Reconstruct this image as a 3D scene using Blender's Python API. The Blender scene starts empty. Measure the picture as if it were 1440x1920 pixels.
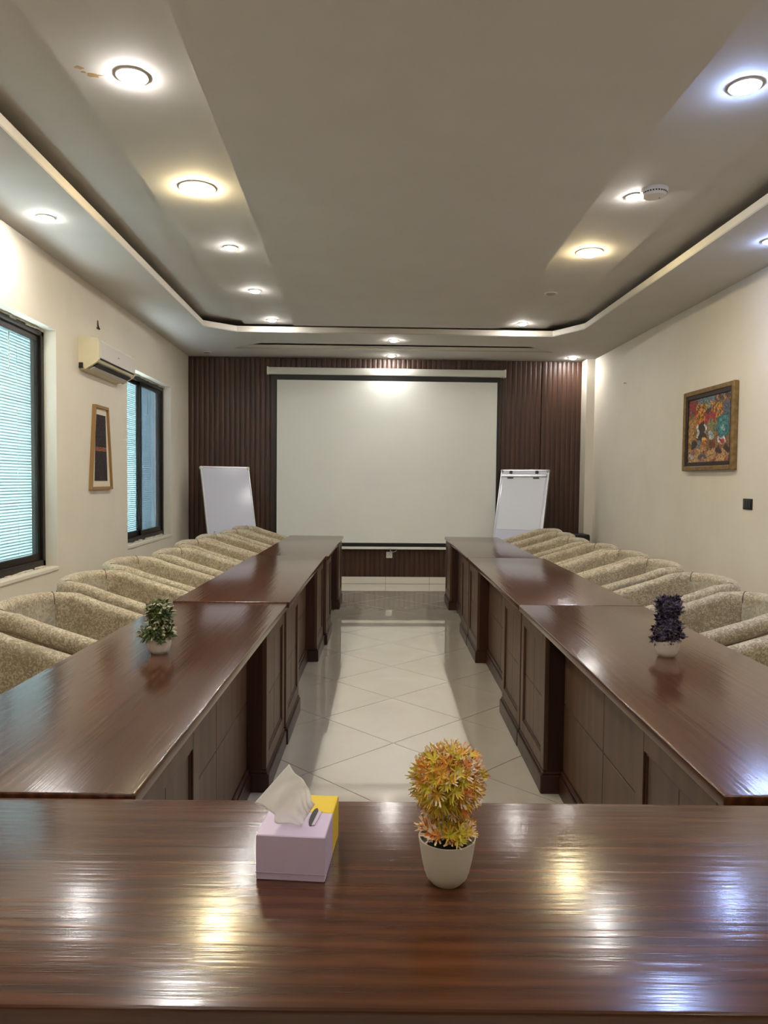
import bpy, bmesh, math, random
from mathutils import Vector, Matrix
from mathutils.geometry import tessellate_polygon
random.seed(7)
PI = math.pi
S = bpy.context.scene
COL = S.collection

# ------------------------------------------------------------------ camera
F_PX = 1375.46
cam_d = bpy.data.cameras.new('camera'); cam = bpy.data.objects.new('camera', cam_d); COL.objects.link(cam)
cam_d.sensor_fit = 'VERTICAL'; cam_d.sensor_height = 36.0; cam_d.lens = F_PX / 1920 * 36
cam_d.clip_start = 0.02; cam_d.clip_end = 200
_f = Vector((0.03287806, 0.9985652, -0.04226788)); _r = Vector((0.99942479, -0.03249574, 0.00970094)); _u = Vector((-0.0083135, 0.04256251, 0.99905922))
H_CAM = 1.4032
cam.matrix_world = Matrix(((_r.x, _u.x, -_f.x, 0), (_r.y, _u.y, -_f.y, 0), (_r.z, _u.z, -_f.z, H_CAM), (0, 0, 0, 1)))
S.camera = cam

# ------------------------------------------------------------------ world, exposure
SKY = 105.0
world = bpy.data.worlds.new('sky'); S.world = world; world.use_nodes = True
bg = world.node_tree.nodes['Background']; bg.inputs[0].default_value = (0.84, 0.96, 1.0, 1); bg.inputs[1].default_value = SKY
S.view_settings.view_transform = 'Standard'; S.view_settings.look = 'None'; S.view_settings.gamma = 1.0
S.view_settings.use_curve_mapping = False; S.view_settings.exposure = 0.0
S.cycles.max_bounces = 8; S.cycles.diffuse_bounces = 5; S.cycles.glossy_bounces = 4; S.cycles.transmission_bounces = 6
S.cycles.sample_clamp_indirect = 6.0; S.cycles.caustics_reflective = False; S.cycles.caustics_refractive = False
LAMP = 2.75     # overall lamp level

# room numbers (metres); x right, y into the room, z up, camera above the origin
XL, XR0, XR1, YB, YF = -2.307, 3.035, 3.112, 9.954, -2.2     # left wall, right wall near / at the back, panel face, wall behind camera
ZC, ZP1, ZP2, ZU = 3.047, 3.13, 3.085, 3.175
def xr(y): return XR0 + (XR1 - XR0) * (y - 4.0) / 5.95
A = 0.0345                                                  # tables and tiles are turned by this from the walls
CA, SA = math.cos(A), math.sin(A)
def W(u, v, z=0.0): return Vector((u * CA + v * SA, -u * SA + v * CA, z))

# ------------------------------------------------------------------ materials
def srgb(r, g, b):
    f = lambda c: (c / 255) / 12.92 if c / 255 <= 0.04045 else ((c / 255 + 0.055) / 1.055) ** 2.4
    return (f(r), f(g), f(b), 1)
class NT:
    def __init__(s, name):
        s.m = bpy.data.materials.new(name); s.m.use_nodes = True; s.t = s.m.node_tree
        s.b = s.t.nodes['Principled BSDF']; s.out = s.t.nodes['Material Output']
    def n(s, typ, **kw):
        nd = s.t.nodes.new(typ)
        for k, v in kw.items():
            if k.startswith('i_'):
                key = k[2:]; key = int(key) if key.isdigit() else key.replace('_', ' ')
                nd.inputs[key].default_value = v
            else: setattr(nd, k, v)
        return nd
    def l(s, a, b): s.t.links.new(a, b)
    def set(s, **kw):
        for k, v in kw.items(): s.b.inputs[k.replace('_', ' ')].default_value = v
    def ramp(s, src, stops, interp='LINEAR'):
        r = s.n('ShaderNodeValToRGB'); r.color_ramp.interpolation = interp
        while len(r.color_ramp.elements) < len(stops): r.color_ramp.elements.new(0.5)
        for e, (p, c) in zip(r.color_ramp.elements, stops): e.position = p; e.color = c
        s.l(src, r.inputs[0]); return r.outputs[0]
    def coords(s, scale=(1, 1, 1), rnd=True, kind='Object'):
        tc = s.n('ShaderNodeTexCoord'); mp = s.n('ShaderNodeMapping'); mp.inputs['Scale'].default_value = scale
        src = tc.outputs[kind]
        if rnd:
            oi = s.n('ShaderNodeObjectInfo'); vm = s.n('ShaderNodeVectorMath', operation='SCALE'); cb = s.n('ShaderNodeCombineXYZ')
            s.l(oi.outputs['Random'], cb.inputs[0]); s.l(oi.outputs['Random'], cb.inputs[1]); s.l(oi.outputs['Random'], cb.inputs[2])
            s.l(cb.outputs[0], vm.inputs[0]); vm.inputs['Scale'].default_value = 17.0
            ad = s.n('ShaderNodeVectorMath', operation='ADD'); s.l(src, ad.inputs[0]); s.l(vm.outputs[0], ad.inputs[1]); src = ad.outputs[0]
        s.l(src, mp.inputs[0]); return mp.outputs[0]
    def noise(s, vec, scale, detail=4, rough=0.55, dist=0.0):
        n = s.n('ShaderNodeTexNoise'); n.inputs['Scale'].default_value = scale; n.inputs['Detail'].default_value = detail
        n.inputs['Roughness'].default_value = rough; n.inputs['Distortion'].default_value = dist; s.l(vec, n.inputs['Vector']); return n.outputs['Fac']
    def bump(s, h, strength, dist=0.01):
        b = s.n('ShaderNodeBump'); b.inputs['Strength'].default_value = strength; b.inputs['Distance'].default_value = dist
        s.l(h, b.inputs['Height']); s.l(b.outputs[0], s.b.inputs['Normal'])
    def base(s, sock): s.l(sock, s.b.inputs['Base Color'])

def plain(name, col, rough=0.5, metal=0.0, spec=0.5):
    k = NT(name); k.set(Base_Color=col, Roughness=rough, Metallic=metal, Specular_IOR_Level=spec); return k.m
def paint(name, col, col2, rough=0.75, bump=0.05, scale=2.5):
    k = NT(name); v = k.coords(rnd=False); n = k.noise(v, scale, 5)
    k.base(k.ramp(n, [(0.3, col), (0.7, col2)])); k.set(Roughness=rough, Specular_IOR_Level=0.25)
    k.bump(k.noise(v, 90, 3), bump, 0.002); return k.m
def wood(name, c_dark, c_mid, c_light, rough, axis='x', ring=14.0, gloss_bump=0.12, coat=0.0, dist=7.0):
    k = NT(name)
    sc = {'x': (0.22, 1, 1), 'z': (1, 1, 0.16)}[axis]; fine = {'x': (2.2, 75, 75), 'z': (75, 75, 2.2)}[axis]
    v = k.coords(sc)
    w = k.n('ShaderNodeTexWave'); w.wave_type = 'BANDS'; w.bands_direction = 'Y' if axis == 'x' else 'X'
    w.inputs['Scale'].default_value = ring; w.inputs['Distortion'].default_value = dist; w.inputs['Detail'].default_value = 3.5
    w.inputs['Detail Scale'].default_value = 0.9; w.inputs['Detail Roughness'].default_value = 0.6; k.l(v, w.inputs[0])
    vf = k.coords(fine); nf = k.noise(vf, 1.0, 4, 0.6)
    nb = k.noise(k.coords({'x': (0.5, 3.2, 3.2), 'z': (3.2, 3.2, .5)}[axis]), 2.2, 5, 0.6, 0.8)
    mx = k.n('ShaderNodeMix'); mx.data_type = 'FLOAT'; mx.inputs[0].default_value = 0.72
    k.l(w.outputs['Fac'], mx.inputs[2]); k.l(nf, mx.inputs[3])
    m2 = k.n('ShaderNodeMix'); m2.data_type = 'FLOAT'; m2.inputs[0].default_value = 0.4; k.l(mx.outputs[0], m2.inputs[2]); k.l(nb, m2.inputs[3])
    k.base(k.ramp(m2.outputs[0], [(0.30, c_dark), (0.5, c_mid), (0.68, c_light)]))
    k.set(Roughness=rough, Specular_IOR_Level=0.5, Coat_Weight=coat, Coat_Roughness=0.12)
    ad = k.n('ShaderNodeMath', operation='ADD'); k.l(nf, ad.inputs[0]); k.l(k.noise(vf, 0.35, 2), ad.inputs[1])
    k.bump(ad.outputs[0], gloss_bump, 0.004)
    if coat: k.l(k.b.inputs['Normal'].links[0].from_socket, k.b.inputs['Coat Normal'])
    return k.m
M = {}
M['wall'] = paint('wall_paint', srgb(223, 215, 199), srgb(229, 222, 207), 0.7, 0.06)
M['ceil'] = paint('ceiling_paint', srgb(198, 194, 188), srgb(203, 199, 194), 0.8, 0.04)
M['lip'] = paint('cove_paint', srgb(226, 219, 205), srgb(230, 224, 212), 0.6, 0.02)
M['wood_top'] = wood('table_top_wood', srgb(58, 31, 18), srgb(80, 46, 27), srgb(98, 59, 37), 0.19, 'x', 9.0, 0.13, 0.3)
M['wood_front'] = wood('foreground_table_wood', srgb(54, 28, 16), srgb(78, 44, 26), srgb(92, 54, 33), 0.22, 'x', 9.0, 0.32, 0.3)
M['wood_side'] = wood('table_side_wood', srgb(66, 45, 31), srgb(82, 58, 42), srgb(94, 68, 50), 0.42, 'z', 3.0, 0.015)
M['wood_dark'] = wood('table_carcass_wood', srgb(36, 18, 11), srgb(54, 28, 17), srgb(70, 38, 24), 0.38, 'z', 3.0, 0.02)
M['panel'] = wood('wall_panel_wood', srgb(38, 21, 13), srgb(62, 37, 24), srgb(88, 55, 36), 0.42, 'z', 26.0, 0.06, 0.0, 4.0)
M['panel_back'] = plain('panel_backing', srgb(26, 14, 9), 0.8)
M['void'] = plain('dark_backing', srgb(22, 12, 8), 0.9)
def tile_mat():
    k = NT('polished_tile'); v = k.coords(); n = k.noise(v, 2.2, 5, 0.6, 0.6)
    k.base(k.ramp(n, [(0.3, srgb(212, 204, 188)), (0.7, srgb(222, 215, 200))])); k.set(Roughness=0.05, Specular_IOR_Level=0.8, Coat_Weight=1.0, Coat_Roughness=0.02, Coat_IOR=1.6)
    k.bump(k.noise(v, 4, 2), 0.006, 0.01); return k.m
M['tile'] = tile_mat()
M['grout'] = plain('grout', srgb(72, 63, 54), 0.9)
M['skirt'] = plain('skirting_tile', srgb(224, 220, 208), 0.25)
M['alu_dark'] = plain('bronze_aluminium', srgb(38, 33, 29), 0.38, 0.5)
M['silicone'] = paint('rough_filler', srgb(190, 178, 152), srgb(226, 220, 204), 0.9, 0.6, 40)
def glass(name, tint, alpha):
    k = NT(name); t = k.t
    tr = k.n('ShaderNodeBsdfTransparent'); tr.inputs[0].default_value = tint; gl = k.n('ShaderNodeBsdfGlossy'); gl.inputs['Roughness'].default_value = 0.03
    df = k.n('ShaderNodeBsdfDiffuse'); df.inputs[0].default_value = (0.10, 0.11, 0.12, 1)
    lw = k.n('ShaderNodeLayerWeight'); lw.inputs[0].default_value = 0.5; pw_ = k.n('ShaderNodeMath', operation='POWER'); pw_.inputs[1].default_value = 5.0; k.l(lw.outputs['Facing'], pw_.inputs[0])
    fr = k.n('ShaderNodeMath', operation='MULTIPLY_ADD'); fr.inputs[1].default_value = 0.9; fr.inputs[2].default_value = 0.03; k.l(pw_.outputs[0], fr.inputs[0]); m1 = k.n('ShaderNodeMixShader'); m2 = k.n('ShaderNodeMixShader'); m2.inputs[0].default_value = alpha
    k.l(fr.outputs[0], m1.inputs[0]); k.l(tr.outputs[0], m1.inputs[1]); k.l(gl.outputs[0], m1.inputs[2])
    k.l(m1.outputs[0], m2.inputs[1]); k.l(df.outputs[0], m2.inputs[2]); k.l(m2.outputs[0], k.out.inputs[0]); return k.m
M['glass'] = glass('clear_glass', (0.95, 0.98, 0.98, 1), 0.0)
M['mesh'] = glass('insect_mesh', (0.88, 0.91, 0.98, 1), 0.45)
def slat_mat():
    k = NT('blind_slat'); d = k.n('ShaderNodeBsdfDiffuse'); d.inputs[0].default_value = (0.40, 0.48, 0.49, 1)
    t = k.n('ShaderNodeBsdfTranslucent'); t.inputs[0].default_value = (0.74, 0.86, 0.88, 1); mx = k.n('ShaderNodeMixShader'); mx.inputs[0].default_value = 0.19
    k.l(d.outputs[0], mx.inputs[1]); k.l(t.outputs[0], mx.inputs[2]); k.l(mx.outputs[0], k.out.inputs[0]); return k.m
M['slat'] = slat_mat()
def fabric(name, c0, c1, c2, scale=70.0, contrast=0.085):
    k = NT(name); v = k.coords((1, 1, 1)); n = k.noise(v, scale, 3, 0.5, 1.6)
    f = k.noise(v, 7, 2); mx = k.n('ShaderNodeMath', operation='MULTIPLY_ADD'); k.l(f, mx.inputs[0]); mx.inputs[1].default_value = 0.25; k.l(n, mx.inputs[2])
    k.base(k.ramp(mx.outputs[0], [(0.62 - contrast, c0), (0.62, c1), (0.62 + contrast, c2)]))
    rr = k.n('ShaderNodeMapRange'); rr.inputs[1].default_value = 0.5; rr.inputs[2].default_value = 0.75; rr.inputs[3].default_value = 0.75; rr.inputs[4].default_value = 0.42
    k.l(mx.outputs[0], rr.inputs[0]); k.l(rr.outputs[0], k.b.inputs['Roughness'])
    k.set(Sheen_Weight=0.35, Sheen_Roughness=0.4, Specular_IOR_Level=0.4); k.bump(n, 0.25, 0.004); return k.m
M['damask'] = fabric('damask_fabric', srgb(150, 136, 110), srgb(165, 151, 124), srgb(196, 184, 156))
M['damask_in'] = fabric('damask_inner_back', srgb(160, 150, 126), srgb(172, 162, 138), srgb(190, 181, 158), 34, 0.12)
M['piping'] = plain('piping', srgb(112, 96, 72), 0.7)
M['leg'] = plain('chair_leg', srgb(42, 26, 18), 0.4)
M['white_plastic'] = plain('white_plastic', srgb(226, 222, 212), 0.4)
M['ac_body'] = paint('aged_ac_plastic', srgb(214, 204, 172), srgb(226, 218, 190), 0.45, 0.02, 6)
M['ac_front'] = plain('ac_front_plastic', srgb(216, 210, 204), 0.35)
M['black'] = plain('black_plastic', srgb(14, 14, 15), 0.45)
M['case'] = plain('screen_case_enamel', srgb(214, 214, 204), 0.4)
M['fabric_screen'] = paint('screen_fabric', srgb(222, 224, 217), srgb(228, 229, 222), 0.85, 0.02, 1.5)
M['board'] = plain('whiteboard_enamel', srgb(208, 210, 226), 0.16)
M['paper'] = plain('flipchart_paper', srgb(222, 224, 232), 0.7)
M['alu'] = plain('aluminium', srgb(214, 216, 218), 0.3, 0.6)
M['steel'] = plain('steel', srgb(150, 150, 150), 0.3, 1.0)
M['pot'] = plain('pot_plastic', srgb(208, 203, 184), 0.5)
M['pot2'] = plain('pot_white', srgb(228, 222, 212), 0.3)
M['soil'] = plain('soil', srgb(48, 38, 28), 0.95)
M['stem'] = plain('stem', srgb(40, 32, 18), 0.8)
M['lilac'] = plain('lilac_card', srgb(206, 188, 212), 0.35)
M['yellow'] = plain('yellow_card', srgb(232, 196, 30), 0.4)
k = NT('tissue_paper'); _d = k.n('ShaderNodeBsdfDiffuse'); _d.inputs[0].default_value = srgb(250, 249, 246); _t = k.n('ShaderNodeBsdfTranslucent'); _t.inputs[0].default_value = srgb(250, 249, 246); _m = k.n('ShaderNodeMixShader'); _m.inputs[0].default_value = .5
k.l(_d.outputs[0], _m.inputs[1]); k.l(_t.outputs[0], _m.inputs[2]); k.l(_m.outputs[0], k.out.inputs[0]); M['tissue'] = k.m
M['gold'] = paint('gold_frame', srgb(104, 80, 46), srgb(140, 112, 66), 0.4, 0.3, 30)
M['frame_dark'] = plain('frame_dark', srgb(34, 22, 16), 0.5)
M['oak'] = plain('oak_frame', srgb(150, 116, 70), 0.5)
M['mat'] = plain('mat_board', srgb(222, 212, 190), 0.8)
def emit(name, col, strength):
    k = NT(name); e = k.n('ShaderNodeEmission'); e.inputs[0].default_value = (*col, 1); e.inputs[1].default_value = strength * LAMP
    k.l(e.outputs[0], k.out.inputs[0]); return k.m
M['lens_cool'] = emit('lamp_cool', (1.0, 0.96, 0.91), 150)
M['lens_warm'] = emit('lamp_warm', (1.0, 0.82, 0.48), 95)
M['lens_blue'] = emit('lamp_blue', (0.42, 0.56, 1.0), 170)
M['lens_off'] = plain('lamp_off', srgb(150, 146, 138), 0.3)
def leafmat(name, c0, c1):
    k = NT(name); oi = k.n('ShaderNodeObjectInfo'); k.base(k.ramp(oi.outputs['Random'], [(0.0, c0), (1.0, c1)])); k.set(Roughness=0.6); return k.m
M['fl_orange'] = leafmat('petal_orange', srgb(226, 132, 44), srgb(236, 158, 78)); M['fl_yellow'] = leafmat('petal_yellow', srgb(206, 194, 48), srgb(230, 212, 84))
M['fl_gold'] = leafmat('petal_gold', srgb(224, 170, 52), srgb(234, 192, 88)); M['fl_tip'] = leafmat('petal_tip', srgb(236, 206, 170), srgb(244, 228, 200)); M['green'] = leafmat('leaf_green', srgb(52, 70, 26), srgb(98, 110, 52))
M['bud'] = leafmat('bud_white', srgb(176, 176, 138), srgb(206, 204, 176)); M['purple'] = leafmat('leaf_purple', srgb(50, 38, 58), srgb(86, 70, 96)); M['purple_green'] = leafmat('leaf_dark', srgb(40, 44, 38), srgb(80, 82, 74))

# ------------------------------------------------------------------ mesh helpers
def link(o, parent=None):
    COL.objects.link(o)
    if parent is not None: o.parent = parent
    return o
def shade(me, ang=0.6):
    for p in me.polygons: p.use_smooth = True
    try: me.set_sharp_from_angle(angle=ang)
    except Exception: pass
class MB:
    def __init__(s): s.bm = bmesh.new()
    def face(s, pts): s.bm.faces.new([s.bm.verts.new(p) for p in pts]); return s
    def box(s, x0, x1, y0, y1, z0, z1, bev=0.0, seg=1, mtx=None):
        r = bmesh.ops.create_cube(s.bm, size=1.0); vs = r['verts']
        for v in vs: v.co = Vector(((x0 + x1) / 2 + v.co.x * (x1 - x0), (y0 + y1) / 2 + v.co.y * (y1 - y0), (z0 + z1) / 2 + v.co.z * (z1 - z0)))
        if mtx is not None:
            for v in vs: v.co = mtx @ v.co
        if bev > 0:
            es = list({e for v in vs for e in v.link_edges})
            bmesh.ops.bevel(s.bm, geom=vs + es, offset=bev, segments=seg, profile=0.6, affect='EDGES')
        return s
    def prism(s, pts, axis_vec):                      # planar polygon extruded along a vector
        d = Vector(axis_vec); a = [s.bm.verts.new(p) for p in pts]; b = [s.bm.verts.new(Vector(p) + d) for p in pts]; n = len(pts)
        s.bm.faces.new(a[::-1]); s.bm.faces.new(b)
        for i in range(n): s.bm.faces.new([a[i], a[(i + 1) % n], b[(i + 1) % n], b[i]])
        return s
    def lathe(s, prof, seg=32, c=(0, 0, 0), cap=True, wave=None):
        rings = []
        for (r, z) in prof:
            ring = []
            for i in range(seg):
                t = 2 * PI * i / seg; zz = z + (wave(t, r, z) if wave else 0)
                ring.append(s.bm.verts.new((c[0] + r * math.cos(t), c[1] + r * math.sin(t), c[2] + zz)))
            rings.append(ring)
        for a, b in zip(rings, rings[1:]):
            for i in range(seg): s.bm.faces.new([a[i], a[(i + 1) % seg], b[(i + 1) % seg], b[i]])
        if cap:
            s.bm.faces.new(rings[0][::-1]); s.bm.faces.new(rings[-1])
        return s
    def tube(s, pts, r, seg=8):
        pts = [Vector(p) for p in pts]; rings = []
        for i, p in enumerate(pts):
            t = (pts[min(i + 1, len(pts) - 1)] - pts[max(i - 1, 0)]).normalized()
            up = Vector((0, 0, 1)) if abs(t.z) < 0.9 else Vector((1, 0, 0))
            a = t.cross(up).normalized(); b = t.cross(a).normalized(); rr = r[i] if isinstance(r, (list, tuple)) else r
            rings.append([s.bm.verts.new(p + (a * math.cos(2 * PI * k / seg) + b * math.sin(2 * PI * k / seg)) * rr) for k in range(seg)])
        for A_, B_ in zip(rings, rings[1:]):
            for i in range(seg): s.bm.faces.new([A_[i], A_[(i + 1) % seg], B_[(i + 1) % seg], B_[i]])
        s.bm.faces.new(rings[0][::-1]); s.bm.faces.new(rings[-1]); return s
    def loft(s, rings, cap=True, closed=True):
        vr = [[s.bm.verts.new(p) for p in ring] for ring in rings]
        for a, b in zip(vr, vr[1:]):
            n = len(a)
            for i in range(n if closed else n - 1): s.bm.faces.new([a[i], a[(i + 1) % n], b[(i + 1) % n], b[i]])
        if cap and closed: s.bm.faces.new(vr[0][::-1]); s.bm.faces.new(vr[-1])
        return s
    def mesh(s, name, mats, smooth=True, ang=0.6):
        bmesh.ops.recalc_face_normals(s.bm, faces=s.bm.faces[:])
        me = bpy.data.meshes.new(name); s.bm.to_mesh(me); s.bm.free()
        for m in (mats if isinstance(mats, (list, tuple)) else [mats]): me.materials.append(m)
        if smooth: shade(me, ang)
        return me
    def build(s, name, mat, parent=None, smooth=True, ang=0.6):
        return link(bpy.data.objects.new(name, s.mesh(name, mat, smooth, ang)), parent)
def tag(o, label, cat, group=None):
    o['label'] = label; o['category'] = cat
    if group: o['group'] = group
    return o
def empty(name, loc=(0, 0, 0), rz=0.0, parent=None):
    o = bpy.data.objects.new(name, None); o.empty_display_size = 0.1; o.location = loc; o.rotation_euler = (0, 0, rz); return link(o, parent)
def thing(name, label, cat, loc=(0, 0, 0), rz=0.0, group=None): return tag(empty(name, loc, rz), label, cat, group)
def struct(o, label=None):
    o['kind'] = 'structure'
    if label: o['label'] = label
    return o
def inst(name, me, parent, loc=(0, 0, 0), rot=(0, 0, 0), scale=(1, 1, 1)):
    o = bpy.data.objects.new(name, me); o.location = loc; o.rotation_euler = rot; o.scale = scale; return link(o, parent)
def copy_tree(o, parent=None):
    c = o.copy(); link(c); c.parent = parent
    for ch in list(o.children): copy_tree(ch, c)
    return c

# ------------------------------------------------------------------ floor: each tile a piece
fl = struct(MB().box(XL - .25, 3.5, YF - .2, YB + .25, -0.12, -0.004).build('floor', M['grout'], smooth=False), 'pale polished tile floor laid on the diagonal')
DG = 0.816; HS = DG / 2 - 0.0034
def clip(poly, nx, ny, d):
    out = []
    for i in range(len(poly)):
        p, q = poly[i], poly[(i + 1) % len(poly)]; a = p[0] * nx + p[1] * ny - d; b = q[0] * nx + q[1] * ny - d
        if a <= 0: out.append(p)
        if (a < 0) != (b < 0) and a != b: t = a / (a - b); out.append((p[0] + (q[0] - p[0]) * t, p[1] + (q[1] - p[1]) * t))
    return out
full_tile = None
for i in range(-9, 10):
    for j in range(-14, 16):
        if (i + j) % 2: continue
        u = 0.056 + i * DG / 2; v = 4.284 + j * DG / 2
        pts = [W(u + HS, v), W(u, v + HS), W(u - HS, v), W(u, v - HS)]; poly = [(p.x, p.y) for p in pts]; n0 = poly[:]
        for nx, ny, d in ((-1, 0, 2.305), (1, -0.0129, XR0 - 0.0129 * 4.0 - 0.003), (0, 1, YB + 0.02), (0, -1, 0.6)):
            poly = clip(poly, nx, ny, d)
            if len(poly) < 3: break
        if len(poly) < 3: continue
        c = W(u, v)
        if poly == n0:
            if full_tile is None:
                full_tile = MB().prism([(W(*q) - Vector((0, 0, 0.01))) for q in ((HS, 0), (0, HS), (-HS, 0), (0, -HS))], (0, 0, 0.01)).mesh('tile', M['tile'], False)
            inst('tile', full_tile, fl, (c.x, c.y, 0))
        else:
            o = MB().prism([(x - c.x, y - c.y, -0.01) for x, y in poly], (0, 0, 0.01)).build('tile', M['tile'], fl, False); o.location = (c.x, c.y, 0)

# ------------------------------------------------------------------ walls
W1 = (3.97, 5.672, 0.70, 2.517); W2 = (7.36, 9.045, 0.70, 2.517)
wl = MB(); x0, x1 = XL - 0.26, XL
for (ya, yb, za, zb) in ((YF, W1[0], 0, ZU + .1), (W1[1], W2[0], 0, ZU + .1), (W2[1], YB + .2, 0, ZU + .1)): wl.box(x0, x1, ya, yb, za, zb)
for w in (W1, W2): wl.box(x0, x1, w[0], w[1], 0, w[2]).box(x0, x1, w[0], w[1], w[3], ZU + .1)
struct(wl.build('wall_left', M['wall'], smooth=False), 'cream painted wall with two deep window openings')
struct(MB().prism([(xr(YF), YF, 0), (xr(YF) + .2, YF, 0), (xr(YB + .2) + .2, YB + .2, 0), (xr(YB + .2), YB + .2, 0)], (0, 0, ZU + .1)).build('wall_right', M['wall'], smooth=False), 'cream painted wall with the large painting')
struct(MB().box(XL - .26, 3.5, YF - .2, YF, 0, ZU + .1).build('wall_front', M['wall'], smooth=False), 'cream wall behind the viewer')
wb = struct(MB().box(XL - .26, 3.5, YB + 0.035, YB + .25, 0, ZU + .1).build('wall_back', M['wall'], smooth=False), 'end wall clad in dark fluted wood planks')
MB().box(XL, 2.452, YB + 0.018, YB + 0.034, 0.10, ZC - 0.004).build('panel_backing', M['panel_back'], wb, False)
# planks: rounded flutes
PW = (2.452 - XL) / 70
def plank_mesh(w):
    pr = [(-w / 2 + .0008, 0.018), (-w / 2 + .0008, 0.004), (-w / 2 + .009, 0.0008), (-w / 4, -0.001), (0, -0.0016), (w / 4, -0.001), (w / 2 - .009, 0.0008), (w / 2 - .0008, 0.004), (w / 2 - .0008, 0.018)]
    return MB().prism([(x, y, 0.10) for x, y in pr], (0, 0, ZC - 0.105)).mesh('plank', M['panel'], True, 0.9)
pm = plank_mesh(PW)
n_pl = 70
for i in range(n_pl): inst('plank', pm, wb, (XL + PW * (i + .5), YB, random.uniform(-.002, .0)))
MB().box(2.456, 3.06, YB + 0.004, YB + 0.034, 0.10, ZC - 0.004).build('panel_backing', M['panel_back'], wb, False)
for i in range(9): inst('plank', pm, wb, (2.456 + PW * (i + .5), YB - 0.012, -0.001))
# frayed outer edge strip of the cladding
es = MB(); ew = [3.083 - 0.052 * (1 - t) ** 1.3 + 0.004 * math.sin(t * 23) for t in [i / 14 for i in range(15)]]
es.loft([[(3.06, YB - .012, .1 + 2.94 * i / 14), (ew[i], YB - .010, .1 + 2.94 * i / 14), (ew[i], YB + .004, .1 + 2.94 * i / 14), (3.06, YB + .004, .1 + 2.94 * i / 14)] for i in range(15)]); es.build('edge_strip', M['panel'], wb)
struct(MB().box(2.998, xr(9.75) + .01, 9.72, YB + .03, 0, ZC).build('trim_1', M['wall'], smooth=False), 'narrow cream pilaster in the right rear corner')
bb = struct(MB().box(XL, 3.0, YB + .012, YB + .034, 0, 0.098).build('baseboard_back', M['grout'], smooth=False), 'pale tile skirting under the wood cladding')
sk = MB().box(-.2985, .2985, -.006, .006, 0.002, 0.097, 0.002).mesh('skirting_tile', M['skirt'], False)
for i in range(9):
    xx = -2.04 + .6 * i + .3 - 0.003
    if xx - .3 < XL: continue
    if xx + .3 > 3.05: continue
    inst('skirting_tile', sk, bb, (xx, YB + 0.006, 0))

# ------------------------------------------------------------------ ceiling
TRAY = [(-1.70, YF), (-1.70, 8.02), (-1.385, 8.29), (2.157, 8.29), (2.392, 7.86), (2.345, YF)]
SLOT = [(-1.592, 9.33), (-1.207, 8.94), (2.037, 8.926), (2.432, 9.28)]
def plate(name, outer, holes, z0, z1, mat, parent):
    loops = [[Vector((x, y, 0)) for x, y in outer]] + [[Vector((x, y, 0)) for x, y in h] for h in holes]
    flat = [p for l in loops for p in l]; tris = tessellate_polygon(loops); mb = MB()
    for z in (z0, z1):
        vs = [mb.bm.verts.new((p.x, p.y, z)) for p in flat]
        for t in tris:
            try: mb.bm.faces.new([vs[k] for k in t])
            except ValueError: pass
    for l in loops:
        for i in range(len(l)):
            p, q = l[i], l[(i + 1) % len(l)]; mb.face([(p.x, p.y, z0), (q.x, q.y, z0), (q.x, q.y, z1), (p.x, p.y, z1)])
    bmesh.ops.remove_doubles(mb.bm, verts=mb.bm.verts[:], dist=1e-5)
    return mb.build(name, mat, parent, False)
ce = struct(MB().box(XL - .2, 3.4, YF - .2, YB + .2, ZU, ZU + .1).build('ceiling', M['ceil'], smooth=False), 'white tray ceiling with dropped border and coves')
plate('border_soffit', [(XL, YF), (xr(YF), YF), (xr(YB), YB + .03), (XL, YB + .03)], [TRAY[1:5] + [(2.345, YF + .02), (-1.70, YF + .02)], SLOT], ZC, ZC + .012, M['ceil'], ce)
def lip(name, pts, z0, z1, th, closed):
    mb = MB(); n = len(pts)
    for i in range(n if closed else n - 1):
        p, q = Vector((*pts[i], 0)), Vector((*pts[(i + 1) % n], 0)); d = (q - p).normalized(); nn = Vector((-d.y, d.x, 0)) * th
        mb.prism([p + Vector((0, 0, z0)), q + Vector((0, 0, z0)), q + nn + Vector((0, 0, z0)), p + nn + Vector((0, 0, z0))], (0, 0, z1 - z0))
    return mb.build(name, M['lip'], ce, False)
lip('cove_lip', TRAY, ZC + .0122, ZC + .064, .02, False)
lip('slot_lip', [SLOT[1], SLOT[0], SLOT[3], SLOT[2]], ZC + .0122, ZC + .05, .02, False)
P1 = [(-1.262, YF + .05), (-1.262, 4.0), (-1.298, 8.26), (2.075, 8.235), (1.985, 4.6), (1.975, YF + .05)]
P2 = [(-.690, YF + .05), (-.697, 4.0), (-.734, 8.1), (1.508, 8.08), (1.385, 4.2), (1.35, YF + .05)]
plate('dropped_panel', P1, [], ZP1, ZU - .001, M['ceil'], ce)
plate('center_panel', P2, [], ZP2, ZP1 - .0005, M['ceil'], ce)
st = MB()   # flaked paint beside the nearest lamp
for (cx, cy, r, sd) in ((-1.195, 3.205, .022, 1), (-1.155, 3.262, .034, 2), (-1.19, 3.24, .012, 3)):
    rn = random.Random(sd); st.prism([(cx + r * rn.uniform(.5, 1.2) * math.cos(t), cy + .55 * r * rn.uniform(.5, 1.2) * math.sin(t), ZP1 - .0012) for t in [k * 2 * PI / 11 for k in range(11)]], (0, 0, .002))
st.build('flaked_paint', plain('flaked_paint', srgb(170, 140, 92), .9), ce, False)['label'] = 'small brown patch of flaked paint'

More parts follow.
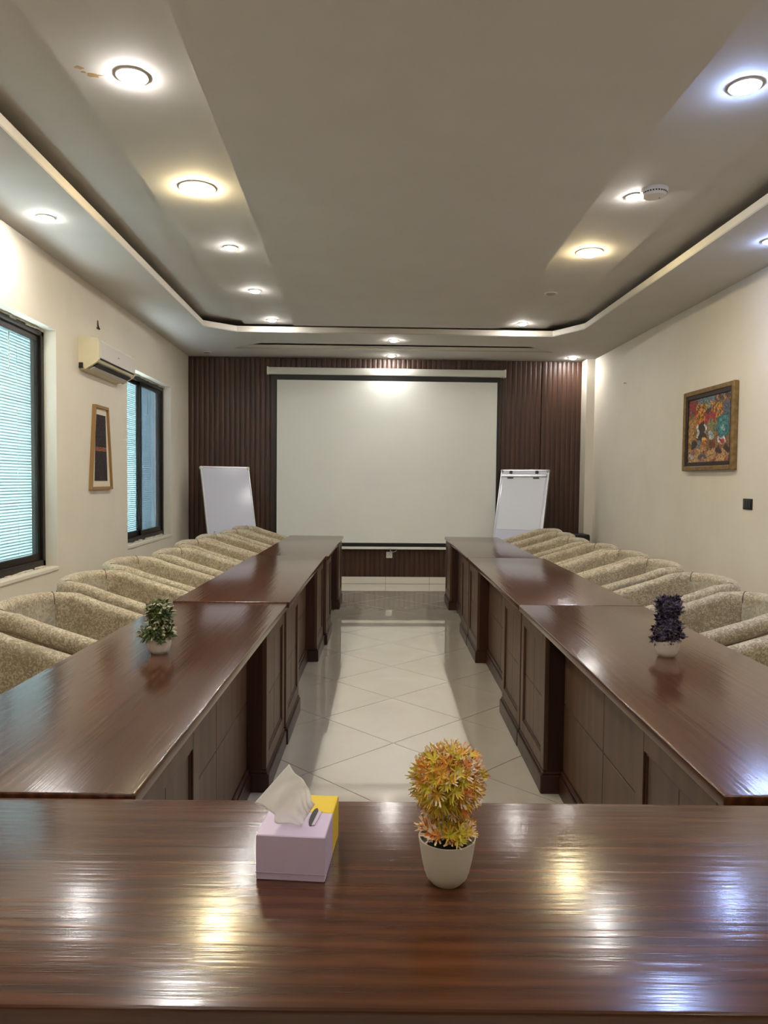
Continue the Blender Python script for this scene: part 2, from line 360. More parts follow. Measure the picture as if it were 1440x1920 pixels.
# ------------------------------------------------------------------ windows and blinds
gs = MB().box(-.5, .5, -.5, .5, -.5, .5).mesh('pane', M['glass'], False); gm = MB().box(-.5, .5, -.5, .5, -.5, .5).mesh('pane', M['mesh'], False)
def window(name, w, label, tint_far):
    y0, y1, z0, z1 = w; r = struct(empty(name, (XL - .14, (y0 + y1) / 2, z0)), label); L = (y1 - y0) / 2; Hh = z1 - z0; fw = .045
    zb = .055
    MB().box(-.16, .14 + .0, -L, L, 0.0, .012).box(.085, .15, -L - .0, L, 0.0, .03, .004).build('window_sill', M['wall'], r, False)
    MB().box(-.035, .05, -L, -L + fw, zb - .04, Hh, .004).build('frame_jamb', M['alu_dark'], r, False)
    MB().box(-.035, .05, L - fw, L, zb - .04, Hh, .004).build('frame_jamb', M['alu_dark'], r, False)
    MB().box(-.035, .05, -L, L, Hh - fw - .01, Hh - .004, .004).build('frame_head', M['alu_dark'], r, False)
    MB().box(-.035, .05, -L, L, zb - .04, zb + fw - .02, .004).build('frame_base', M['alu_dark'], r, False)
    sf = MB()
    for k in range(26):
        yy = -L + .03 + (2 * L - .06) * k / 25; sf.box(.045, .062 + .018 * random.random(), yy - .035, yy + .035, .008, .022 + .02 * random.random(), .003)
    sf.build('filler_strip', M['silicone'], r)
    sf = MB()
    for k in range(22):
        yy = -L + .03 + (2 * L - .06) * k / 21; sf.box(.045, .056 + .012 * random.random(), yy - .045, yy + .045, Hh - .012 - .012 * random.random(), Hh - .001, .003)
    sf.build('filler_strip', M['silicone'], r)
    for k, (a, b, xo) in enumerate(((-L + fw - .005, .025, -.012), (-.025, L - fw + .005, .018))):
        s = MB(); t = .042; za, zz = zb + fw - .03, Hh - fw - .002
        s.box(xo - .013, xo + .013, a, a + t, za, zz, .003).box(xo - .013, xo + .013, b - t, b, za, zz, .003).box(xo - .012, xo + .012, a, b, za, za + .06, .003).box(xo - .012, xo + .012, a, b, zz - .05, zz, .003)
        so = s.build('sash', M['alu_dark'], r, False)
        inst('pane', gm if (k == 1 and tint_far) else gs, so, (xo, (a + b) / 2, (za + zz) / 2), (0, 0, 0), (.004, b - a - .05, zz - za - .09))
    return r
window('window_1', W1, 'near sliding window in dark bronze frame', False)
window('window_2', W2, 'far sliding window in dark bronze frame with tinted far pane', True)
def blind(w, label):
    y0, y1, z0, z1 = w; L = (y1 - y0) / 2 - .001
    r = thing('venetian_blind', label, 'blind', (XL - .191, (y0 + y1) / 2, z0 + .07), 0, 'venetian blinds in the windows')
    Hh = z1 - z0 - .07; pitch = .0218; n = int((Hh - .06) / pitch)
    pr = [(-.0152, 0), (-.0076, .0012), (0, .0016), (.0076, .0012), (.0152, 0)]
    pr = pr + [(x, z - .0008) for x, z in pr[::-1]]; t = math.radians(80); ct, sn = math.cos(t), math.sin(t)
    me = MB().prism([(x * ct - z * sn, -L, x * sn + z * ct) for x, z in pr], (0, 2 * L, 0)).mesh('blind_slat', M['slat'], True, 1.0)
    for k in range(n): inst('blind_slat', me, r, (random.uniform(-.001, .001), 0, .022 + k * pitch + random.uniform(-.0006, .0006)))
    MB().box(-.013, .013, -L, L, -.055, .008, .002).build('bottom_rail', M['slat'], r)
    MB().box(-.013, .013, -L, L, Hh - .05, Hh - .001, .001).build('head_rail', M['alu_dark'], r)
    for q in (-.7, 0, .7): MB().tube([(.015, q * L, 0), (.015, q * L, Hh - .04)], .0012, 5).build('ladder_cord', M['white_plastic'], r)
    MB().tube([(.02, L * .55, Hh - .05), (.02, L * .55, Hh - .36)], .004, 6).build('tilt_wand', M['white_plastic'], r)
    return r
blind(W1, 'pale venetian blind in the near window beside the left wall chairs'); blind(W2, 'pale venetian blind in the far window by the air conditioner')
for nm, w in (('window_1', W1), ('window_2', W2)):            # light portals help sample the sky through the openings
    ld = bpy.data.lights.new('sky_portal', 'AREA'); ld.shape = 'RECTANGLE'; ld.size = w[1] - w[0]; ld.size_y = w[3] - w[2]; ld.cycles.is_portal = True
    lo = bpy.data.objects.new('sky_portal', ld); lo.location = (XL - .262, (w[0] + w[1]) / 2, (w[2] + w[3]) / 2); lo.rotation_euler = (PI / 2, 0, -PI / 2); link(lo)

# ------------------------------------------------------------------ tables
TH = 0.76
def table(label, L, Wd, loc, rz, group):
    r = thing('conference_table', label, 'table', loc, rz, group)
    tt = MB().box(0, L, 0, Wd, TH - .032, TH, .006, 3).build('table_top', M['wood_top'], r)
    pw = .57; dz0, dz1 = .105, TH - .036
    for k in (0, 1):
        a = .006 if k == 0 else L - pw - .006; b = a + pw
        ped = MB().box(a, b, .036, Wd - .20, .02, TH - .0325).build('pedestal', M['wood_dark'], r, False)
        pl = MB().box(a - .004, b + .004, .004, Wd - .185, 0, .085, .004).box(a - .002, b + .002, .012, Wd - .19, .085, .102, .005).build('plinth', M['wood_dark'], r)
        d = MB(); y0, y1 = .016, .037; fr = .062
        d.box(a, a + fr, y0, y1, dz0, dz1, .002).box(b - fr, b, y0, y1, dz0, dz1, .002).box(a + fr, b - fr, y0, y1, dz0, dz0 + fr, .002).box(a + fr, b - fr, y0, y1, dz1 - fr, dz1, .002)
        do = d.build('door_frame', M['wood_side'], r)
        m = MB(); q = .012
        for (xa, xb, za, zb) in ((a + fr, a + fr + q, dz0 + fr, dz1 - fr), (b - fr - q, b - fr, dz0 + fr, dz1 - fr), (a + fr, b - fr, dz0 + fr, dz0 + fr + q), (a + fr, b - fr, dz1 - fr - q, dz1 - fr)): m.box(xa, xb, y0 + .006, y1, za, zb, .003)
        m.build('moulding', M['wood_dark'], do)
        MB().box(a + fr, b - fr, y1 - .006, y1 - .002, dz0 + fr, dz1 - fr).build('groove_backing', M['void'], do, False)
        ia, ib, ja, jb = a + fr + q, b - fr - q, dz0 + fr + q, dz1 - fr - q; xm, zm = (ia + ib) / 2, (ja + jb) / 2
        for (xa, xb) in ((ia, xm - .0015), (xm + .0015, ib)):
            for (za, zb) in ((ja, zm - .0015), (zm + .0015, jb)): MB().box(xa, xb, y0 + .010, y1 - .004, za, zb, .0015).build('door_panel', M['wood_side'], do)
    a, b = pw + .012, L - pw - .012
    MB().box(a, b, .118, .14, .02, TH - .0325).build('modesty_backing', M['void'], r, False)
    MB().box(a, b, .085, .118, 0, .085, .004).box(a, b, .092, .118, .085, .11, .006).build('base_rail', M['wood_dark'], r)
    xm, zm = (a + b) / 2, .41
    for (xa, xb) in ((a, xm - .002), (xm + .002, b)):
        for (za, zb) in ((.11, zm - .002), (zm + .002, TH - .036)): MB().box(xa, xb, .104, .12, za, zb, .002).build('modesty_panel', M['wood_side'], r)
    return r
def ang(d): return math.atan2(d.y, d.x)
V_ = W(0, 1); U_ = W(1, 0)
LV = [(1.472, 3.812), (3.818, 6.19), (6.196, 8.515)]; nm_ = ('nearest', 'middle', 'farthest')
for i, (a, b) in enumerate(LV):
    ui = (-.505, -.497, -.478)[i]; wd = (.632, .612, .622)[i]; dz = (.003, .0075, .004)[i]
    p = W(ui, a); p.z = dz - .003 if dz else 0
    t = table('%s dark wood conference table of the window-side row' % nm_[i], b - a, wd, p, ang(V_) + (.0, .002, .003)[i], 'dark wood tables in two rows')
    ui = (.707, .703, .696)[i]; wd = (.655, .652, .62)[i]; p = W(ui, b + .02)
    t = table('%s dark wood conference table of the row by the painting wall' % nm_[i], b - a, wd, p, ang(-V_) + (0, .001, .002)[i], 'dark wood tables in two rows')
front = table('dark wood table across the foreground holding the tissue box', 2.52, .588, W(1.37, 1.463, -.006), ang(-U_), None)
front.children[0].data.materials[0] = M['wood_front']
TF = TH - .006

# ------------------------------------------------------------------ tub chairs
def chair_proto():
    r = empty('tub_chair')
    T, HW, XB, XF, RC = .080, .290, -.315, .385, .17
    path = []
    n_arm, n_c, n_b = 9, 9, 6
    for k in range(n_arm): path.append((XF + (XB + RC - XF) * k / n_arm, -HW, 0, -1, 'a'))
    for k in range(n_c): t = PI / 2 * k / n_c; path.append((XB + RC - RC * math.sin(t), -HW + RC - RC * math.cos(t), -math.sin(t), -math.cos(t), 'c'))
    for k in range(n_b + 1): path.append((XB, -HW + RC + (2 * HW - 2 * RC) * k / n_b, -1, 0, 'b'))
    half = path[:]; full = half + [(x, -y, nx, -ny, g) for (x, y, nx, ny, g) in half[:n_arm + n_c][::-1]]
    s = [0]
    for p, q in zip(full, full[1:]): s.append(s[-1] + math.hypot(q[0] - p[0], q[1] - p[1]))
    tot = s[-1]
    def top(si):
        d = min(si, tot - si) / (tot / 2); q = min(1, d / .52); q = q * q * (3 - 2 * q)
        return .655 + .155 * min(1, d / .56) + .034 * max(0, (d - .5) / .5) ** .6
    def ring(i):
        x, y, nx, ny, g = full[i]; z1 = top(s[i]); h = T / 2; R_ = h * 1.06; pts = []
        bow = .012 if g == 'b' else .006
        prof = [(-h * .9, .30), (-h * .98 - bow, .45), (-h * .95 - bow * .5, z1 - .11), (-R_, z1 - .06)]
        for k in range(9): t = PI - PI * k / 8; prof.append((R_ * math.cos(t), z1 - R_ * .85 + R_ * .85 * math.sin(t)))
        prof += [(R_, z1 - .062), (h * .9, z1 - .075), (h * .94, .40), (h * .86, .14), (-h * .8, .14)]
        return [(x + nx * o, y + ny * o, z) for o, z in prof]
    ia = n_arm + 4; ib = len(full) - 1 - ia
    MB().loft([ring(i) for i in range(0, ia + 1)]).build('arm', M['damask'], r, True, 1.0)
    MB().loft([ring(i) for i in range(ib, len(full))]).build('arm', M['damask'], r, True, 1.0)
    MB().loft([ring(i) for i in range(ia, ib + 1)]).build('backrest', M['damask'], r, True, 1.0)
    # inner back pad
    pad = MB(); rows = []
    for j in range(7):
        f = j / 6; row = []
        for i in range(ia, ib + 1):
            x, y, nx, ny, g = full[i]; z = .40 + f * (top(s[i]) - .055 - .40); o = -T / 2 * .98 - .012 - .010 * math.sin(PI * f)
            row.append((x + nx * o, y + ny * o, z))
        rows.append(row)
    pad.loft(rows, False, False); pad.build('inner_back', M['damask_in'], r, True, 1.2)
    MB().tube([(full[i][0] + full[i][2] * (T / 2 * .93 + .004), full[i][1] + full[i][3] * (T / 2 * .93 + .004), top(s[i]) - .072) for i in range(len(full))], .0042, 6).build('piping', M['piping'], r)
    for i in (ia, ib):
        x, y, nx, ny, g = full[i]; z1 = top(s[i]); h = T / 2 * 1.06; pts = [(x - nx * (h + .006), y - ny * (h + .006), .45)]
        for k in range(7): t = PI - PI * .62 * k / 6; pts.append((x + nx * (h + .001) * math.cos(t), y + ny * (h + .001) * math.cos(t), z1 - h * .85 + (h * .85 + .001) * math.sin(t)))
        MB().tube(pts, .0028, 5).build('seam', M['piping'], r)
    MB().box(-.26, .375, -.245, .245, .14, .33, .015, 2).build('base', M['damask'], r)
    MB().box(-.265, .39, -.243, .243, .335, .455, .045, 4).build('seat_cushion', M['damask'], r)
    for sx in (-.22, .28):
        for sy in (-.2, .2): MB().lathe([(.016, 0), (.024, .145)], 12, (sx, sy, 0)).build('leg', M['leg'], r)
    return r
proto = chair_proto()
ORD = ('first', 'second', 'third', 'fourth', 'fifth', 'sixth', 'seventh', 'eighth', 'ninth')
CH_L = [(-1.77, 2.28, 0), (-1.77, 3.14, -.03), (-1.86, 4.06, -.02), (-1.93, 4.90, .02), (-1.815, 5.60, -.01), (-1.89, 6.47, .02), (-1.89, 7.20, 0), (-1.81, 7.89, .01), (-1.82, 8.60, 0)]
CH_R = [(1.98, 2.52, 0), (2.02, 3.40, -.02), (2.10, 4.23, .02), (2.115, 5.08, 0), (2.13, 5.79, .02), (2.11, 6.48, -.02), (2.04, 7.19, .01), (2.10, 7.98, 0), (2.13, 8.67, -.01)]
used = False
for side, lst in (('L', CH_L), ('R', CH_R)):
    for i, (uc, vc, dr) in enumerate(lst):
        c = proto if not used else copy_tree(proto); used = True
        c.location = W(uc + (.35 if side == 'L' else -.35), vc + .26); c.rotation_euler = (0, 0, (-A if side == 'L' else PI - A) + dr)
        tag(c, 'beige damask tub chair on the %s side, %s from the foreground table' % ('window' if side == 'L' else 'painting', ORD[i]), 'chair', 'beige damask tub chairs along both table rows')

# ------------------------------------------------------------------ projection screen
XS0, XS1 = -1.235, 1.93; YS = YB - .085
r = thing('projection_screen', 'large pull-down projection screen with white case hanging on the wood wall', 'screen', ((XS0 + XS1) / 2, YS, .45)); hw = (XS1 - XS0) / 2
MB().box(-hw, hw, -.045, .045, 2.355, 2.448, .01, 2).build('case', M['case'], r)
for sx in (-1, 1): MB().box(sx * hw - .012, sx * hw + .012, -.05, .05, 2.35, 2.455, .006, 2).build('end_cap', M['white_plastic'], r)
fw0, fw1 = -hw + .075, hw - .07
MB().box(fw0, fw1, -.003, .0, .06, 2.36).build('black_border', M['black'], r, False)
MB().box(fw0 + .045, fw1 - .028, -.006, -.0035, .118, 2.286).build('viewing_surface', M['fabric_screen'], r, False)
MB().box(fw0, fw1, -.014, .012, .032, .066, .006, 2).build('weight_bar', M['white_plastic'], r)
xh = .455 - (XS0 + XS1) / 2
MB().tube([(xh - .045, -.015, .04), (xh - .04, -.022, .012), (xh, -.024, -.004), (xh + .04, -.022, .012), (xh + .045, -.015, .04)], .007, 8).build('pull_handle', M['steel'], r)
# power socket on the wood wall
r = thing('power_socket', 'white square power socket on the wood cladding under the screen', 'socket', (.405, YB - .003, .398))
MB().box(-.042, .042, -.009, .002, -.042, .042, .004, 2).build('face_plate', M['white_plastic'], r)
for (px, pz, w, h) in ((-.014, -.012, .006, .010), (.014, -.012, .006, .010), (0, .012, .005, .012)): MB().box(px - w / 2, px + w / 2, -.0105, -.006, pz - h / 2, pz + h / 2).build('pin_hole', M['black'], r, False)
MB().box(.012, .026, -.012, -.006, .012, .028, .002).build('rocker', M['case'], r)

# ------------------------------------------------------------------ boards on easels
def easel(label, x, y, yaw, lean, kind, name):
    r = thing(name, label, 'whiteboard' if kind == 'w' else 'flip chart', (x, y, 0), yaw)
    h0, h1, hw = .60, 1.625, .325
    T_ = Matrix.Rotation(lean, 4, 'X')                     # leans back (+y)
    def bx(x0, x1, y0, y1, z0, z1, bev=0.0): return MB().box(x0, x1, y0, y1, z0, z1, bev, 1, T_)
    bx(-hw, hw, -.008, .008, h0, h1).build('board', M['board'], r, False)
    f = MB(); 
    for (a, b, c, d) in ((-hw - .012, -hw + .006, h0, h1), (hw - .006, hw + .012, h0, h1), (-hw, hw, h0 - .01, h0 + .01), (-hw, hw, h1 - .012, h1 + .008)): f.box(a, b, -.014, .014, c, d, .003, 1, T_)
    f.build('edge_frame', M['alu'], r)
    for sx in (-1, 1):
        for zz in (h0 + .012, h1 - .012): bx(sx * hw - .022, sx * hw + .022, -.017, .017, zz - .022, zz + .022, .008).build('corner_cap', M['case'] if kind == 'w' else M['steel'], r)
    if kind == 'w':
        for sx in (-.24, .25): MB().lathe([(.008, -.004), (.008, .004)], 12).build('bolt', M['steel'], r).matrix_local = T_ @ Matrix.Translation((sx, -.01, h0 + .16)) @ Matrix.Rotation(PI / 2, 4, 'X')
    else:
        bx(-hw + .03, hw - .03, -.014, -.0085, h0 + .21, h1 - .09).build('paper_pad', M['paper'], r, False)
        bx(-hw + .012, hw - .012, -.034, -.012, h1 - .095, h1 - .060, .006).build('clamp_bar', M['alu'], r)
        for sx in (-.19, .17):
            bx(sx - .018, sx + .018, -.03, -.009, h1 - .05, h1 - .012, .003).build('clamp_knob', M['black'], r)
            bx(sx - .04, sx + .04, -.03, -.014, h1 - .118, h1 - .104, .002).build('clamp_clip', M['black'], r)
    zt = T_ @ Vector((0, .02, 1.2))
    for sx in (-1, 1): MB().tube([T_ @ Vector((sx * .2, .024, 1.45)), T_ @ Vector((sx * .3, .024, .0)) + Vector((0, -.02, .012))], .011, 8).build('leg', M['alu'], r)
    MB().tube([T_ @ Vector((0, .03, 1.35)), Vector((0, .30, .012))], .011, 8).build('leg', M['alu'], r)
    return r
easel('plain white board leaning back in the left rear corner', -1.535, 9.345, math.radians(33), math.radians(-16), 'w', 'whiteboard')
easel('flip chart with blank paper pad leaning in the right rear corner', 1.955, 9.355, math.radians(-33), math.radians(-16), 'f', 'flip_chart')
r = thing('black_box', 'low black box with rounded top corners in the right rear corner behind the chairs', 'box', (2.835, 9.52, 0))  # unidentified black object, built as a plain rounded box
MB().box(-.155, .155, -.12, .12, .012, .735, .028, 3).build('body', M['black'], r)
MB().box(-.12, .12, -.124, -.118, .06, .68, .002).build('front_panel', plain('dull_black', srgb(20, 20, 21), .9), r)

# ------------------------------------------------------------------ air conditioner
r = thing('air_conditioner', 'aged white split air conditioner mounted high on the left wall', 'air conditioner', (XL, 6.11, 2.29)); LA = .975
prof = [(0, 0), (.055, .012), (.148, .07), (.158, .085), (.158, .235), (.150, .252), (.0, .272)]
MB().prism([(x, .03, z) for x, z in prof], (0, LA - .06, 0)).build('body', M['ac_body'], r, False)
for y0 in (0, LA - .032): MB().prism([(x, y0, z) for x, z in [(0.045, .004), (.058, .008), (.15, .064), (.165, .085), (.165, .235), (.154, .258), (.05, .268)]], (0, .032, 0)).build('end_cap', M['ac_body'], r, False)
MB().prism([(0.0, y, z) for y, z in [(.004, .02), (.03, .02), (.03, .262), (.004, .268)]], (.052, 0, 0)).build('side_recess', M['ac_body'], r, False)
MB().box(.0, .04, .0, .012, .012, .06, .006).build('pipe_hole', M['black'], r)
MB().prism([(x, .035, z) for x, z in [(.1585, .096), (.170, .100), (.172, .232), (.160, .25), (.1585, .25)]], (0, LA - .07, 0)).build('front_panel', M['ac_front'], r, False)
MB().prism([(x, .05, z) for x, z in [(.100, .036), (.138, .060), (.142, .054), (.104, .030)]], (0, LA - .1, 0)).build('air_slot', M['black'], r, False)
MB().prism([(x, .06, z) for x, z in [(.072, .016), (.104, .034), (.108, .028), (.076, .008)]], (0, LA - .12, 0)).build('louvre', M['ac_front'], r, False)
MB().prism([(x, .04, z) for x, z in [(.1575, .088), (.1715, .092), (.1715, .0965), (.1575, .0935)]], (0, LA - .08, 0)).build('panel_gap', M['black'], r, False)
MB().box(.1722, .1732, .46, .50, .165, .173).build('badge', M['steel'], r, False)
r = thing('wall_hook', 'small dark metal hook on the left wall above the air conditioner', 'hook', (XL, 6.555, 2.705))
MB().tube([(.004, 0, .075), (.006, 0, .03), (.012, 0, .005), (.022, .004, .0)], [.003, .006, .008, .005], 8).build('shank', M['frame_dark'], r)
MB().tube([(.008, -.03, .004), (.014, 0, .014), (.008, .03, .004)], .005, 6).build('cross_bar', M['frame_dark'], r)

# ------------------------------------------------------------------ pictures
def trap(hb, ht, z0, z1, x0, x1): return [(x0, -hb, z0), (x0, hb, z0), (x0, ht, z1), (x0, -ht, z1)]
r = thing('picture_frame', 'tapered oak frame with dark embroidered panel on the left wall between the windows', 'picture', (XL, 6.585, 1.305))
o_, i_ = trap(.267, .165, 0, .735, 0, 0), trap(.243, .143, .024, .711, 0, 0)
fr = MB()
for k in range(4):
    a, b, c, d = Vector(o_[k]), Vector(o_[(k + 1) % 4]), Vector(i_[(k + 1) % 4]), Vector(i_[k]); fr.prism([a, b, c, d], (.03, 0, 0))
fr.build('frame', M['oak'], r, False)
MB().prism(trap(.246, .146, .022, .713, 0, 0), (.012, 0, 0)).build('mat_board', M['mat'], r, False)
k = NT('embroidery'); v = k.coords(rnd=False); vo = k.n('ShaderNodeTexVoronoi'); vo.inputs['Scale'].default_value = 60; k.l(v, vo.inputs['Vector'])
gx = k.n('ShaderNodeSeparateXYZ'); k.l(v, gx.inputs[0])
k.base(k.ramp(vo.outputs['Distance'], [(0.0, srgb(150, 128, 104)), (.12, srgb(96, 70, 58)), (.28, srgb(38, 28, 28)), (1, srgb(26, 20, 22))])); k.set(Roughness=.8)
em = MB().prism([(0.012, -.16, .075), (.012, .16, .075), (.012, .115, .655), (.012, -.115, .655)], (.003, 0, 0)).build('embroidered_panel', k.m, r, False)
kk = NT('embroidery_band'); v = kk.coords(rnd=False); n = kk.noise(v, 70, 3); kk.base(kk.ramp(n, [(.4, srgb(60, 30, 26)), (.6, srgb(168, 100, 74))])); kk.set(Roughness=.8)
MB().box(.0145, .0165, -.132, .132, .335, .372).build('woven_band', kk.m, em, False)

# painting on the right wall: canvas coloured point by point
PY0, PY1, PZ0, PZ1 = 5.872, 6.832, 1.522, 2.248
r = thing('framed_painting', 'framed colourful market painting with a blue plate on the right wall', 'painting', (xr(6.35), (PY0 + PY1) / 2, PZ0), math.atan((XR1 - XR0) / 5.95) * -1)
pw, ph = PY1 - PY0, PZ1 - PZ0
def frame4(name, m, e0, e1, x0, x1, mat):
    b = MB(); h = pw / 2
    b.box(-x1, -x0, -h + e0, -h + e1, e0, ph - e0, m).box(-x1, -x0, h - e1, h - e0, e0, ph - e0, m).box(-x1, -x0, -h + e1, h - e1, e0, e1, m).box(-x1, -x0, -h + e1, h - e1, ph - e1, ph - e0, m); return b.build(name, mat, r)
frame4('outer_frame', .006, 0, .042, 0, .045, M['gold']); frame4('inner_frame', .004, .040, .078, 0, .034, M['frame_dark'])
MB().box(-.02, -.004, -pw / 2 + .03, pw / 2 - .03, .03, ph - .03).build('backing', M['frame_dark'], r, False)
def art(s, t):                                  # s: 0 left .. 1 right as seen, t: 0 top .. 1 bottom
    rn = random.Random(int(s * 66 + 9 * math.sin(t * 21)) * 977 + int(t * 50 + 2 * math.sin(s * 33))); g_ = rn.choice((.45, .7, .85, .95, 1.0, 1.1)); j = lambda c, a=16: tuple(max(0, min(255, (q + rn.uniform(-a, a) * 1.5) * g_)) for q in c)
    s += .018 * math.sin(t * 40 + s * 9); t += .015 * math.sin(s * 37)
    E = lambda cx, cy, rx, ry: ((s - cx) / rx) ** 2 + ((t - cy) / ry) ** 2 < 1
    Bx = lambda a, b, c, d: a < s < b and c < t < d
    col = j((150, 104, 52))
    if t < .12: col = j((112, 128, 140)) if s > .22 else j((120, 60, 52))
    if Bx(.0, .2, .06, .26): col = j((150, 36, 28))
    if Bx(.05, .1, .16, .3): col = j((96, 100, 96))
    if Bx(.2, .8, .1, .34): col = j((206, 142, 34), 30) if (int(s * 26) + int(t * 20)) % 3 else j((96, 56, 26))
    if Bx(.2, .42, .33, .46): col = j((212, 124, 30), 24)
    if Bx(.64, 1, .02, .10): col = j((84, 50, 32), 26) if (int(s * 22)) % 3 else j((176, 138, 92))
    if Bx(.62, 1, .10, .135): col = j((118, 88, 64))
    if Bx(.82, 1, .135, .36): col = j((84, 92, 108), 24)
    if Bx(.0, .22, .3, .72): col = j((176, 122, 58))
    if E(.09, .55, .075, .17) or E(.09, .38, .035, .06): col = j((186, 142, 84))
    if Bx(.4, .66, .24, .40): col = j((168, 48, 44), 22)
    if E(.50, .20, .055, .065): col = j((70, 44, 34))
    if E(.50, .14, .05, .035): col = j((150, 150, 150))
    if E(.58, .48, .11, .13): col = j((138, 132, 88))
    if E(.34, .55, .12, .18): col = j((52, 32, 30))
    if Bx(.22, .27, .42, .62) or Bx(.41, .45, .42, .55): col = j((224, 220, 214))
    if E(.56, .61, .06, .07): col = j((186, 196, 204))
    q = ((s - .83) / .145) ** 2 + ((t - .50) / .19) ** 2
    if q < 1: col = j((40, 104, 112), 12) if (q > .72 or .28 < q < .4) else j((72, 146, 150), 14)
    if q < .06: col = j((170, 200, 200))
    if E(.15, .73, .07, .09): col = j((52, 42, 38))
    if Bx(.33, .46, .64, .82): col = j((190, 112, 46), 14)
    if E(.395, .65, .065, .025): col = j((226, 170, 90))
    if E(.28, .74, .05, .1): col = j((112, 128, 130))
    if t > .78: col = j((196, 154, 98), 14) if (s + t) % .31 > .08 else j((168, 96, 76), 14)
    if E(.56, .76, .035, .08) or E(.62, .72, .03, .07): col = j((104, 52, 40))
    if Bx(.72, .88, .64, .74): col = j((190, 62, 50)) if Bx(.76, .85, .66, .73) else j((222, 214, 208))
    if E(.74, .83, .06, .06) or E(.92, .82, .06, .06): col = j((66, 40, 34))
    if E(.1, .9, .08, .035): col = j((196, 196, 200))
    if E(.33, .91, .06, .035) or E(.43, .9, .04, .04): col = j((84, 84, 90))
    return col
NX, NZ = 132, 100; h = pw / 2 - .074; me = bpy.data.meshes.new('canvas'); vs, fs = [], []
for iz in range(NZ + 1):
    for iy in range(NX + 1): vs.append((-.0215, h - 2 * h * iy / NX, ph - .074 - (ph - .148) * iz / NZ))
for iz in range(NZ):
    for iy in range(NX): q = iz * (NX + 1) + iy; fs.append((q, q + 1, q + NX + 2, q + NX + 1))
me.from_pydata(vs, [], fs); ca = me.color_attributes.new('paint', 'FLOAT_COLOR', 'POINT')
for iz in range(NZ + 1):
    for iy in range(NX + 1): ca.data[iz * (NX + 1) + iy].color = srgb(*art(iy / NX, iz / NZ))
k = NT('painted_canvas'); at = k.n('ShaderNodeAttribute', attribute_name='paint'); k.base(at.outputs['Color']); k.set(Roughness=.5); me.materials.append(k.m); link(bpy.data.objects.new('canvas', me), r)
sw = thing('wall_switch', 'black wall switch plate below the painting', 'switch', (xr(5.68), 5.678, 1.248))
MB().box(-.010, .002, -.066, .066, -.043, .043, .004, 2).build('plate', M['black'], sw)
for q in (-.036, 0, .036): MB().box(-.014, -.009, q - .015, q + .015, -.027, .027, .002).build('rocker', plain('rocker_black', srgb(24, 24, 26), .3), sw)
hb = thing('wall_anchor', 'small grey screw anchor left in the right wall near the rear corner', 'anchor', (xr(8.5), 8.51, 2.572))
MB().lathe([(.016, 0), (.018, .006), (.006, .012)], 12).build('collar', M['case'], hb).rotation_euler = (0, -PI / 2, 0)
MB().tube([(-.01, 0, 0), (-.03, .01, -.004)], .005, 6).build('screw', M['steel'], hb)

